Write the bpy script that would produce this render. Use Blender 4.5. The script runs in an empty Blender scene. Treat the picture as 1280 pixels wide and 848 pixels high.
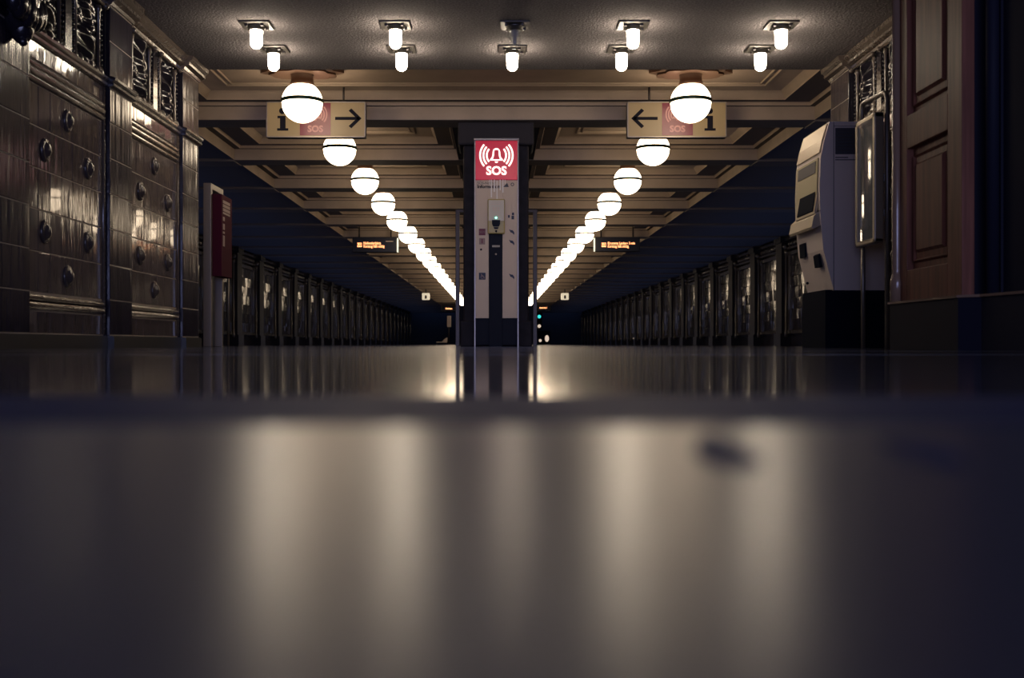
import bpy, bmesh, math, random
from mathutils import Vector, Matrix
random.seed(7)
PI = math.pi
S = bpy.context.scene
COL = S.collection

# ---------------------------------------------------------------- camera, world, light, exposure
F = 1422.2                       # focal length in pixels of the 1280 px frame
CAM_Z = 0.03
cd = bpy.data.cameras.new('camera')
cam = bpy.data.objects.new('camera', cd)
COL.objects.link(cam)
cam.location = (0, 0, CAM_Z)
cam.rotation_euler = (PI / 2, 0, 0)
cd.lens = 40.0
cd.sensor_width = 36.0
cd.shift_x = 20 / 1280
cd.shift_y = 6.3 / 1280
cd.clip_start = 0.01
cd.clip_end = 300
cd.dof.use_dof = True
cd.dof.focus_distance = 11.5
cd.dof.aperture_fstop = 4.0
S.camera = cam

w = bpy.data.worlds.new('world')
S.world = w
w.use_nodes = True
w.node_tree.nodes['Background'].inputs[0].default_value = (0.10, 0.17, 0.42, 1)
w.node_tree.nodes['Background'].inputs[1].default_value = 0.6

def area(name, loc, rot, sx, sy, energy, color):
    l = bpy.data.lights.new(name, 'AREA')
    l.shape = 'RECTANGLE'
    l.size = sx
    l.size_y = sy
    l.energy = energy
    l.color = color
    o = bpy.data.objects.new(name, l)
    o.location = loc
    o.rotation_euler = rot
    COL.objects.link(o)
    return o
NAVY = (0.34, 0.46, 1.0)
# added blue fill from behind the viewer, lifting the dark surfaces
area('rear_fill', (0.1, -3.6, 1.3), (PI / 2, 0, 0), 5.6, 2.4, 36, (0.50, 0.54, 1.0)).data.spread = 1.3
# added blue fill low in both track beds, lifting dark soffits and walls
for sx_ in (-1, 1):
    area('track_bed_fill', (sx_ * 5.4, 52, -0.95), (PI, 0, 0), 1.2, 82, 36, NAVY).data.spread = 1.7

S.view_settings.view_transform = 'Standard'
S.view_settings.look = 'None'
S.view_settings.exposure = 0.38
S.view_settings.gamma = 1.0
S.view_settings.use_curve_mapping = False
S.cycles.use_denoising = True
S.cycles.use_adaptive_sampling = False
S.cycles.denoising_prefilter = 'ACCURATE'
S.cycles.max_bounces = 8
S.cycles.sample_clamp_indirect = 6.0
S.cycles.caustics_reflective = False
S.cycles.caustics_refractive = False

GLOBE_L = 7.0
BULLET_L = 37.0

# ---------------------------------------------------------------- materials
M = {}
def mat(name, color, rough=0.5, metal=0.0, emit=None, estr=0.0, spec=0.5, trans=0.0, alpha=1.0, coat=0.0,
        noise=None, bump=None):
    """noise=(scale xyz, amount)   bump=(scale xyz, strength, distance)"""
    m = bpy.data.materials.new(name)
    m.use_nodes = True
    nt = m.node_tree
    b = nt.nodes['Principled BSDF']
    b.inputs['Base Color'].default_value = (*color, 1)
    b.inputs['Roughness'].default_value = rough
    b.inputs['Metallic'].default_value = metal
    b.inputs['Specular IOR Level'].default_value = spec
    b.inputs['Transmission Weight'].default_value = trans
    b.inputs['Alpha'].default_value = alpha
    b.inputs['Coat Weight'].default_value = coat
    if emit:
        b.inputs['Emission Color'].default_value = (*emit, 1)
        b.inputs['Emission Strength'].default_value = estr
    if noise or bump:
        tc = nt.nodes.new('ShaderNodeTexCoord')
    if noise:
        mp = nt.nodes.new('ShaderNodeMapping')
        mp.inputs['Scale'].default_value = noise[0]
        nz = nt.nodes.new('ShaderNodeTexNoise')
        nz.inputs['Scale'].default_value = 1.0
        nz.inputs['Detail'].default_value = 5
        rp = nt.nodes.new('ShaderNodeValToRGB')
        a = noise[1]
        rp.color_ramp.elements[0].position = 0.3
        rp.color_ramp.elements[1].position = 0.7
        rp.color_ramp.elements[0].color = (*[c * (1 - a) for c in color], 1)
        rp.color_ramp.elements[1].color = (*[min(1, c * (1 + a)) for c in color], 1)
        nt.links.new(tc.outputs['Object'], mp.inputs[0])
        nt.links.new(mp.outputs[0], nz.inputs['Vector'])
        nt.links.new(nz.outputs[0], rp.inputs[0])
        nt.links.new(rp.outputs[0], b.inputs['Base Color'])
    if bump:
        mp2 = nt.nodes.new('ShaderNodeMapping')
        mp2.inputs['Scale'].default_value = bump[0]
        nz2 = nt.nodes.new('ShaderNodeTexNoise')
        nz2.inputs['Scale'].default_value = 1.0
        nz2.inputs['Detail'].default_value = 3
        bp = nt.nodes.new('ShaderNodeBump')
        bp.inputs['Strength'].default_value = bump[1]
        bp.inputs['Distance'].default_value = bump[2]
        nt.links.new(tc.outputs['Object'], mp2.inputs[0])
        nt.links.new(mp2.outputs[0], nz2.inputs['Vector'])
        nt.links.new(nz2.outputs[0], bp.inputs['Height'])
        nt.links.new(bp.outputs[0], b.inputs['Normal'])
    M[name] = m
    return m

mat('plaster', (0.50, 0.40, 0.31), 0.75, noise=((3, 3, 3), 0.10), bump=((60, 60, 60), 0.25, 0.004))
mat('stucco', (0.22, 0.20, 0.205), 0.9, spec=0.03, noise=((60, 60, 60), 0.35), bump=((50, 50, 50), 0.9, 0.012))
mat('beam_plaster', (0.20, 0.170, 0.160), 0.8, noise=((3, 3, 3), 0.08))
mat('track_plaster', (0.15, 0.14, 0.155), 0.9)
mat('tile', (0.115, 0.092, 0.096), 0.11, spec=0.65, coat=0.3, noise=((3, 14, 3), 0.2), bump=((3, 11, 2.2), 0.35, 0.012))
mat('tile_plain', (0.030, 0.026, 0.042), 0.16, spec=0.25, coat=0.0, noise=((3, 10, 3), 0.25), bump=((3, 12, 1.2), 0.4, 0.012))
mat('grout', (0.42, 0.35, 0.29), 0.6)
mat('glaze', (0.016, 0.014, 0.022), 0.20, coat=0.2, bump=((30, 30, 30), 0.4, 0.006))
mat('glaze_light', (0.11, 0.085, 0.07), 0.17, coat=0.3, bump=((20, 20, 20), 0.4, 0.006))
mat('boss_glaze', (0.07, 0.055, 0.055), 0.18, coat=0.3, bump=((45, 45, 45), 0.5, 0.008))
mat('plinth', (0.03, 0.03, 0.035), 0.35)
mat('track_matt', (0.018, 0.017, 0.024), 0.6, spec=0.2)
mat('track_tile', (0.034, 0.030, 0.034), 0.14, spec=0.5, bump=((4, 5, 5), 0.45, 0.014))
mat('track_glaze', (0.10, 0.08, 0.06), 0.15, coat=0.5, bump=((4, 6, 6), 0.3, 0.01))
mat('dark_wall', (0.03, 0.03, 0.035), 0.8)
mat('lower_glass', (0.9, 0.9, 0.88), 0.2, emit=(1.0, 0.78, 0.54), estr=7.0)
mat('globe_glass', (0.9, 0.9, 0.88), 0.2, emit=(1.0, 0.78, 0.54), estr=GLOBE_L)
mat('bullet_glass', (0.9, 0.9, 0.88), 0.2, emit=(1.0, 0.84, 0.64), estr=BULLET_L)
mat('clear_glass', (0.9, 0.92, 0.95), 0.05, trans=0.9, alpha=0.35)
mat('seam_metal', (0.02, 0.05, 0.035), 0.4, metal=0.6)
mat('brown_metal', (0.20, 0.12, 0.085), 0.4, metal=0.5)
mat('fixture_metal', (0.13, 0.12, 0.11), 0.4, metal=0.8)
mat('steel', (0.30, 0.27, 0.25), 0.42, metal=0.8)
mat('steel_dark', (0.08, 0.07, 0.07), 0.4, metal=0.7)
mat('sign_yellow', (0.27, 0.205, 0.105), 0.4, emit=(1.0, 0.66, 0.32), estr=0.04)
mat('sign_red', (0.15, 0.012, 0.04), 0.3, emit=(1.0, 0.03, 0.10), estr=0.02)
mat('sign_pink', (0.50, 0.24, 0.24), 0.4, emit=(1.0, 0.45, 0.40), estr=0.05)
mat('sign_black', (0.008, 0.008, 0.016), 0.6, spec=0.1)
mat('sos_red', (0.30, 0.02, 0.05), 0.25, emit=(1.0, 0.014, 0.06), estr=0.22)
mat('sos_white', (0.9, 0.85, 0.8), 0.3, emit=(1.0, 0.82, 0.74), estr=1.1)
mat('column_grey', (0.66, 0.54, 0.44), 0.5, metal=0.0)
mat('column_blue', (0.008, 0.011, 0.026), 0.6, spec=0.15)
mat('box_yellow', (0.45, 0.36, 0.12), 0.35)
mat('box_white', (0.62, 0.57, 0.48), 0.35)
mat('glint_white', (0.92, 0.90, 0.86), 0.3)
mat('led_green', (0.2, 0.9, 0.7), 0.3, emit=(0.25, 1.0, 0.75), estr=3.0)
mat('machine_grey', (0.76, 0.65, 0.60), 0.5)
mat('machine_silver', (0.48, 0.40, 0.30), 0.38, metal=0.35)
mat('machine_yellow', (0.42, 0.36, 0.20), 0.38)
mat('machine_black', (0.008, 0.011, 0.022), 0.8, spec=0.05)
mat('machine_print', (0.055, 0.055, 0.075), 0.5)
mat('pillar_tile', (0.020, 0.018, 0.026), 0.6, spec=0.15, noise=((8, 8, 8), 0.3))
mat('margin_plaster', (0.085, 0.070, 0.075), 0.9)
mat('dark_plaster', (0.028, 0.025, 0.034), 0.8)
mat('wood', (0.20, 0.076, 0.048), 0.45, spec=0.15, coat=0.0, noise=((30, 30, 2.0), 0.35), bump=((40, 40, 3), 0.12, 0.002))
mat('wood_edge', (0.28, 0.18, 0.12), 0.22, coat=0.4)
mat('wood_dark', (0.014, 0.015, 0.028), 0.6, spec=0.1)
mat('display_black', (0.008, 0.010, 0.018), 0.35)
mat('display_orange', (0.9, 0.4, 0.2), 0.4, emit=(1.0, 0.36, 0.14), estr=2.2)
mat('tube_white', (0.9, 0.9, 0.8), 0.4, emit=(0.95, 1.0, 0.75), estr=0.8)
mat('panel_red', (0.06, 0.008, 0.022), 0.75, spec=0.1)
mat('print_pink', (0.30, 0.20, 0.19), 0.5)
mat('paper', (0.42, 0.40, 0.38), 0.6)
mat('case_glass', (0.55, 0.58, 0.62), 0.06, trans=0.6, alpha=0.45, coat=1.0)
mat('poster', (0.10, 0.105, 0.13), 0.5, noise=((20, 20, 14), 0.6))
mat('teal_lens', (0.1, 0.6, 0.6), 0.3, emit=(0.05, 0.75, 0.72), estr=0.9)
mat('warm_lens', (0.8, 0.7, 0.6), 0.3, emit=(1.0, 0.78, 0.62), estr=0.55)
mat('box_lit', (0.8, 0.75, 0.65), 0.3, emit=(1.0, 0.85, 0.6), estr=0.5)
mat('icon_red', (0.16, 0.015, 0.05), 0.5)
mat('icon_blue', (0.015, 0.025, 0.07), 0.5)

def floor_material(name, c0, c1, rough, bump, spec):
    m = bpy.data.materials.new(name)
    m.use_nodes = True
    nt = m.node_tree
    b = nt.nodes['Principled BSDF']
    tc = nt.nodes.new('ShaderNodeTexCoord')
    nz = nt.nodes.new('ShaderNodeTexNoise')
    nz.inputs['Scale'].default_value = 6
    nz.inputs['Detail'].default_value = 6
    r = nt.nodes.new('ShaderNodeValToRGB')
    r.color_ramp.elements[0].color = (*c0, 1)
    r.color_ramp.elements[1].color = (*c1, 1)
    nt.links.new(tc.outputs['Object'], nz.inputs['Vector'])
    nt.links.new(nz.outputs[0], r.inputs[0])
    nt.links.new(r.outputs[0], b.inputs['Base Color'])
    b.inputs['Roughness'].default_value = rough
    b.inputs['Specular IOR Level'].default_value = spec
    b.inputs['IOR'].default_value = 1.5 if spec < 0.9 else 2.6
    n2 = nt.nodes.new('ShaderNodeTexNoise')
    n2.inputs['Scale'].default_value = 1.6
    n2.inputs['Detail'].default_value = 1
    bp = nt.nodes.new('ShaderNodeBump')
    bp.inputs['Strength'].default_value = bump
    bp.inputs['Distance'].default_value = 0.01
    nt.links.new(tc.outputs['Object'], n2.inputs['Vector'])
    nt.links.new(n2.outputs[0], bp.inputs['Height'])
    if bump: nt.links.new(bp.outputs[0], b.inputs['Normal'])
    M[name] = m
floor_material('floor', (0.06, 0.06, 0.075), (0.09, 0.088, 0.10), 0.09, 0.04, 0.5)
floor_material('floor_near', (0.065, 0.063, 0.082), (0.066, 0.064, 0.083), 0.29, 0.0, 1.0)
mat('floor_strip', (0.035, 0.045, 0.10), 0.6, spec=0.12)

# ---------------------------------------------------------------- mesh helpers
class MB:
    def __init__(self):
        self.v, self.f, self.sm = [], [], []
    def add(self, vs, fs, smooth=False):
        n = len(self.v)
        self.v += [tuple(p) for p in vs]
        for f in fs:
            self.f.append([i + n for i in f])
            self.sm.append(smooth)
        return self
    def box(self, x0, x1, y0, y1, z0, z1):
        x0, x1 = sorted((x0, x1)); y0, y1 = sorted((y0, y1)); z0, z1 = sorted((z0, z1))
        vs = [(x0, y0, z0), (x1, y0, z0), (x1, y1, z0), (x0, y1, z0), (x0, y0, z1), (x1, y0, z1), (x1, y1, z1), (x0, y1, z1)]
        return self.add(vs, [(0, 3, 2, 1), (4, 5, 6, 7), (0, 1, 5, 4), (1, 2, 6, 5), (2, 3, 7, 6), (3, 0, 4, 7)])
    def bbox(self, x0, x1, y0, y1, z0, z1, c=0.006):
        """box with chamfered edges"""
        x0, x1 = sorted((x0, x1)); y0, y1 = sorted((y0, y1)); z0, z1 = sorted((z0, z1))
        bm = bmesh.new()
        bmesh.ops.create_cube(bm, size=1, matrix=Matrix.Translation(((x0 + x1) / 2, (y0 + y1) / 2, (z0 + z1) / 2)) @ Matrix.Diagonal((x1 - x0, y1 - y0, z1 - z0, 1)))
        c = min(c, 0.45 * min(x1 - x0, y1 - y0, z1 - z0))
        bmesh.ops.bevel(bm, geom=list(bm.edges), offset=c, segments=2, affect='EDGES', profile=0.5)
        bm.verts.index_update()
        self.add([v.co[:] for v in bm.verts], [[v.index for v in f.verts] for f in bm.faces])
        bm.free()
        return self
    def lathe(self, prof, c=(0, 0, 0), seg=24, axis='z', smooth=True, cap=True):
        """prof: (radius, height) list"""
        vs, fs = [], []
        for r, h in prof:
            for k in range(seg):
                a = 2 * PI * k / seg
                p = (r * math.cos(a), r * math.sin(a), h)
                if axis == 'y': p = (p[0], -p[2], p[1])
                if axis == 'x': p = (p[2], p[0], p[1])
                vs.append((c[0] + p[0], c[1] + p[1], c[2] + p[2]))
        for i in range(len(prof) - 1):
            for k in range(seg):
                a, b_ = i * seg + k, i * seg + (k + 1) % seg
                fs.append((a, b_, b_ + seg, a + seg))
        if cap:
            fs.append(list(range(seg))[::-1])
            fs.append([(len(prof) - 1) * seg + k for k in range(seg)])
        return self.add(vs, fs, smooth)
    def sphere(self, c, r, seg=16, sz=1.0, sx=1.0, sy=1.0):
        n = max(6, seg // 2)
        prof = [(max(1e-4, math.sin(PI * i / n)) * r, -math.cos(PI * i / n) * r) for i in range(n + 1)]
        k = len(self.v)
        self.lathe(prof, (0, 0, 0), seg)
        for i in range(k, len(self.v)):
            x, y, z = self.v[i]
            self.v[i] = (c[0] + x * sx, c[1] + y * sy, c[2] + z * sz)
        return self
    def tube(self, pts, r, seg=12):
        pts = [Vector(p) for p in pts]
        vs, fs = [], []
        up = Vector((0, 0, 1))
        for i, p in enumerate(pts):
            if i == 0: d = pts[1] - pts[0]
            elif i == len(pts) - 1: d = pts[-1] - pts[-2]
            else: d = (pts[i + 1] - p).normalized() + (p - pts[i - 1]).normalized()
            d.normalize()
            a = d.cross(up)
            if a.length < 0.05: a = d.cross(Vector((1, 0, 0)))
            a.normalize(); b_ = d.cross(a).normalized()
            if i > 0 and a.dot(pa) < 0: a = -a; b_ = -b_
            if i > 0:
                a = (pa - d * pa.dot(d)).normalized(); b_ = d.cross(a).normalized()
            pa = a
            for k in range(seg):
                t = 2 * PI * k / seg
                vs.append(p + (a * math.cos(t) + b_ * math.sin(t)) * r)
        for i in range(len(pts) - 1):
            for k in range(seg):
                q, s = i * seg + k, i * seg + (k + 1) % seg
                fs.append((q, s, s + seg, q + seg))
        fs.append(list(range(seg))[::-1]); fs.append([(len(pts) - 1) * seg + k for k in range(seg)])
        return self.add(vs, fs, True)
    def prism(self, poly, a0, a1, plane='xz'):
        """extrude a polygon; plane xz -> along y, yz -> along x, xy -> along z"""
        n = len(poly); vs = []
        for a in (a0, a1):
            for p, q in poly:
                vs.append({'xz': (p, a, q), 'yz': (a, p, q), 'xy': (p, q, a)}[plane])
        fs = [list(range(n)), [i + n for i in range(n)][::-1]]
        for i in range(n):
            j = (i + 1) % n
            fs.append((i, i + n, j + n, j))
        return self.add(vs, fs)
    def build(self, name, m, parent=None, loc=None):
        me = bpy.data.meshes.new(name)
        me.from_pydata(self.v, [], self.f)
        bm = bmesh.new(); bm.from_mesh(me)
        bmesh.ops.recalc_face_normals(bm, faces=list(bm.faces))
        bm.to_mesh(me); bm.free()
        me.polygons.foreach_set('use_smooth', self.sm)
        me.materials.append(M[m] if isinstance(m, str) else m)
        o = bpy.data.objects.new(name, me)
        COL.objects.link(o)
        if parent: o.parent = parent
        if loc: o.location = loc
        return o

def empty(name, loc=(0, 0, 0)):
    o = bpy.data.objects.new(name, None)
    o.empty_display_size = 0.1
    o.location = loc
    COL.objects.link(o)
    return o
def tag(o, label=None, cat=None, group=None, kind=None):
    if label: o['label'] = label
    if cat: o['category'] = cat
    if group: o['group'] = group
    if kind: o['kind'] = kind
    return o
def thing(name, label, cat, loc=(0, 0, 0), group=None):
    return tag(empty(name, loc), label, cat, group)
def copy_tree(o, parent=None):
    c = o.copy(); COL.objects.link(c); c.parent = parent
    for ch in list(o.children): copy_tree(ch, c)
    return c
def text(name, s, size, c, m, parent, bold=0.0, depth=0.001, rotz=0.0, align='CENTER', sx=1.0):
    """flat lettering facing the viewer, centred on c"""
    cu = bpy.data.curves.new('t', 'FONT')
    cu.body = s; cu.size = size; cu.align_x = align; cu.align_y = 'CENTER'
    cu.extrude = depth; cu.offset = bold; cu.resolution_u = 3
    t = bpy.data.objects.new('t', cu)
    COL.objects.link(t)
    me = bpy.data.meshes.new_from_object(t.evaluated_get(bpy.context.evaluated_depsgraph_get()))
    bpy.data.objects.remove(t); bpy.data.curves.remove(cu)
    me.transform(Matrix.Translation(c) @ Matrix.Rotation(rotz, 4, 'Z') @ Matrix.Rotation(PI / 2, 4, 'X') @ Matrix.Diagonal((sx, 1, 1, 1)))
    me.name = name
    me.materials.clear(); me.materials.append(M[m])
    o = bpy.data.objects.new(name, me)
    COL.objects.link(o); o.parent = parent
    return o
def flat(mb, poly, y, t=0.002):
    """a flat cut-out in the xz plane, front at y"""
    return mb.prism(poly, y, y + t, 'xz')
def arc_band(mb, cx, cz, r0, r1, a0, a1, y, n=14, t=0.002):
    for i in range(n):
        p, q = a0 + (a1 - a0) * i / n, a0 + (a1 - a0) * (i + 1) / n
        flat(mb, [(cx + r0 * math.cos(p), cz + r0 * math.sin(p)), (cx + r1 * math.cos(p), cz + r1 * math.sin(p)),
                  (cx + r1 * math.cos(q), cz + r1 * math.sin(q)), (cx + r0 * math.cos(q), cz + r0 * math.sin(q))], y, t)
def bell_signal(parent, cx, cz, s, y, m, name='bell_symbol', radii=(0.62, 0.86, 1.10)):
    """alarm bell between two sets of sound waves; s = half height"""
    mb = MB()
    out, inn = [], []
    prof = [(0.00, 0.62), (0.12, 0.60), (0.24, 0.50), (0.30, 0.34), (0.32, 0.05), (0.38, -0.12), (0.50, -0.26), (0.50, -0.36)]
    o = [(cx + a * s, cz + b * s) for a, b in prof]
    k = 0.13
    prof2 = [(0.00, 0.62 - k), (0.08, 0.60 - k), (0.15, 0.45), (0.18, 0.32), (0.19, 0.03), (0.24, -0.15), (0.30, -0.26), (0.30, -0.26)]
    i_ = [(cx + a * s, cz + b * s) for a, b in prof2]
    for a in range(len(o) - 1):
        q = [o[a], o[a + 1], i_[a + 1], i_[a]]
        if a == len(o) - 2: q = [o[a], o[a + 1], (cx, cz - 0.36 * s), (cx, cz - 0.26 * s)]
        flat(mb, q, y)
        flat(mb, [(2 * cx - p, z) for p, z in q][::-1], y)
    arc_band(mb, cx, cz - 0.42 * s, 0, 0.13 * s, PI, 2 * PI, y, 8)
    for r in radii:
        w_ = 0.07
        for b in (0, PI):
            arc_band(mb, cx, cz + 0.05 * s, (r - w_) * s, (r + w_) * s, b - 0.72, b + 0.72, y)
    return mb.build(name, m, parent)

# ================================================================ THE SETTING
BAY = 2.85
BEAM0 = 13.05
BEAM_W = 0.45
NB = 28
EDGE = 10.65
HALL_END = BEAM0 + BAY * NB          # about 93 m
XL, XR = -2.83, 3.18

fl = MB().box(-4.2, 4.2, 0.66, HALL_END + 2, -0.3, 0)
flo = tag(fl.build('floor', 'floor'), kind='structure')
MB().prism([(0.42, 0.0), (-0.8, -0.0793), (-4.0, -0.0793), (-4.0, -0.3), (0.42, -0.3)], -4.2, 4.2, 'yz').build('honed_slab', 'floor_near', flo)  # near floor sloped down toward the viewer so lamp reflections fade
strip = MB().box(-4.2, 4.2, 0.42, 0.66, -0.3, 0.0)
strip.build('floor_band', 'floor_strip', flo)
stn = MB()
for (cx_, cy_, rx_, ry_) in ((0.0710, 0.355, 0.0085, 0.030), (0.134, 0.355, 0.009, 0.026)):
    pts = []
    for k in range(24):
        a = 2 * PI * k / 24
        q = 1 + 0.12 * math.sin(3 * a + cx_ * 50)
        pts.append((cx_ + rx_ * q * math.cos(a), cy_ + ry_ * q * math.sin(a)))
    stn.add([(x, y, -(0.42 - y) * 0.065 + 0.0004) for x, y in pts], [list(range(24))])
stn.build('floor_stain', 'floor_strip', flo)
jt = MB()
for yj in [3.2 + 1.6 * i for i in range(50)]:
    jt.box(-4.2, 4.2, yj, yj + 0.008, -0.01, 0.0006)
jt.build('floor_joint', 'plinth', flo)
for s_, nm in ((-1, 'left'), (1, 'right')):
    tb = MB().box(s_ * 4.2, s_ * 7.3, EDGE, HALL_END + 2, -1.35, -1.1)
    tag(tb.build('trim_track_bed_' + nm, 'dark_wall'), kind='structure')

# ceiling: low flat slab in front, coffered bays behind
ceil = tag(MB().box(-3.6, 3.9, -4.0, EDGE, 2.60, 3.1).build('ceiling', 'stucco'), kind='structure')
top = MB().box(-7.4, 7.4, EDGE, HALL_END, 2.93, 3.1)
top.build('ceiling_slab', 'plaster', ceil)
for s_ in (-1, 1):
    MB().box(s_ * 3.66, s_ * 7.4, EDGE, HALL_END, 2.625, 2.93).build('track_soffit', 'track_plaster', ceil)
    if s_ > 0:
        MB().box(-0.52, 0.52, BEAM0 + BEAM_W, HALL_END, 2.61, 2.93).build('centre_beam', 'dark_plaster', ceil)
for k in range(NB + 1):
    y0 = BEAM0 + BAY * k
    b = MB().box(-3.66, 3.66, y0, y0 + BEAM_W, 2.60, 2.93)
    b.box(-7.2, -3.66, y0, y0 + BEAM_W, 2.585, 2.63).box(3.66, 7.2, y0, y0 + BEAM_W, 2.585, 2.63)
    b.build('ceiling_beam', 'beam_plaster', ceil)

MARGIN = MB()      # darker flat margin and groove underside of the last coffer
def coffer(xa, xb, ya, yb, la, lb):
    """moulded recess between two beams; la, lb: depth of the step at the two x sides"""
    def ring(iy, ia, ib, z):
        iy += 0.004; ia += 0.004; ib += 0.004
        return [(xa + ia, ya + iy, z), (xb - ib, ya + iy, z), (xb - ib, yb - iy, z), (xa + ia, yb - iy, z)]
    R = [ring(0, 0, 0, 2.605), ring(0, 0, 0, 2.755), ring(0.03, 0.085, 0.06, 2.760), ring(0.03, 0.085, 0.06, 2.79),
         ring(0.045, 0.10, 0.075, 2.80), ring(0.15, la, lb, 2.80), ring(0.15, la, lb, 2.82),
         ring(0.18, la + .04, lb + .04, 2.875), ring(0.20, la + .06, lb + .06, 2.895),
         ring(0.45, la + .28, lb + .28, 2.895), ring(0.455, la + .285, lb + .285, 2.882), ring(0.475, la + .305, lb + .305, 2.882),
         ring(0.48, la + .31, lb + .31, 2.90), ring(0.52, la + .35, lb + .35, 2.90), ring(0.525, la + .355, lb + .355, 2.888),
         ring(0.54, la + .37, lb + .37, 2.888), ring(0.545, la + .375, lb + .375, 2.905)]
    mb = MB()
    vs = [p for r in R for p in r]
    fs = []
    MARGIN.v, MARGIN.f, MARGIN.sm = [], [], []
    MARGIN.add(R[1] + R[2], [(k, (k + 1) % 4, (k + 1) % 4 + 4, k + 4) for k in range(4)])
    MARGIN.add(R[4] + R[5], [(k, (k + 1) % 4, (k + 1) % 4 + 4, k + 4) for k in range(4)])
    for i in range(len(R) - 1):
        if i in (1, 4): continue
        for k in range(4):
            a, c = i * 4 + k, i * 4 + (k + 1) % 4
            fs.append((a, c, c + 4, a + 4))
    n = (len(R) - 1) * 4
    fs.append((n, n + 1, n + 2, n + 3))
    mb.add(vs, fs)
    return mb
c0 = coffer(-3.66, 3.66, EDGE - 0.0, BEAM0, 0.38, 0.38).build('coffer_panel', 'plaster', ceil)
MARGIN.build('coffer_margin', 'margin_plaster', ceil)
for s_ in (-1, 1):
    xa, xb, la, lb = (-3.66, -0.52, 0.38, 0.28) if s_ < 0 else (0.52, 3.66, 0.28, 0.38)
    y0 = BEAM0 + BEAM_W
    o0 = coffer(xa, xb, 0, BAY - BEAM_W, la, lb).build('coffer_panel', 'plaster', ceil)
    m0 = MARGIN.build('coffer_margin', 'margin_plaster', ceil)
    o0.location.y = m0.location.y = y0
    for k in range(1, NB):
        for q in (o0, m0):
            o = q.copy(); COL.objects.link(o); o.parent = ceil
            o.location.y = y0 + BAY * k

# ---- tiled side walls of the entrance hall
ROWS = [0.095, 0.349, 0.603, 0.863, 1.117, 1.374, 1.63]
def tile(mb, P, y0, y1, z0, z1, o, g=0.0022, c=0.003, t=0.02, tilt=0.0022):
    y0 += g * 0.6; y1 -= g * 0.6; z0 += g * 1.5; z1 -= g * 1.5
    d = [random.uniform(-tilt, tilt) * 0.5 for _ in range(2)]
    ring0 = [(y0, z0, o - t), (y1, z0, o - t), (y1, z1, o - t), (y0, z1, o - t)]
    ring1 = [(y0, z0, o - c), (y1, z0, o - c), (y1, z1, o - c), (y0, z1, o - c)]
    ring2 = [(y0 + c, z0 + c, o - d[0] - d[1]), (y1 - c, z0 + c, o + d[0] - d[1]), (y1 - c, z1 - c, o + d[0] + d[1]), (y0 + c, z1 - c, o - d[0] + d[1])]
    vs = [P(*p) for p in ring0 + ring1 + ring2]
    fs = [(8, 9, 10, 11)]
    for r in (0, 4):
        for k in range(4):
            fs.append((r + k, r + (k + 1) % 4, r + 4 + (k + 1) % 4, r + 4 + k))
    mb.add(vs, fs)

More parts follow.
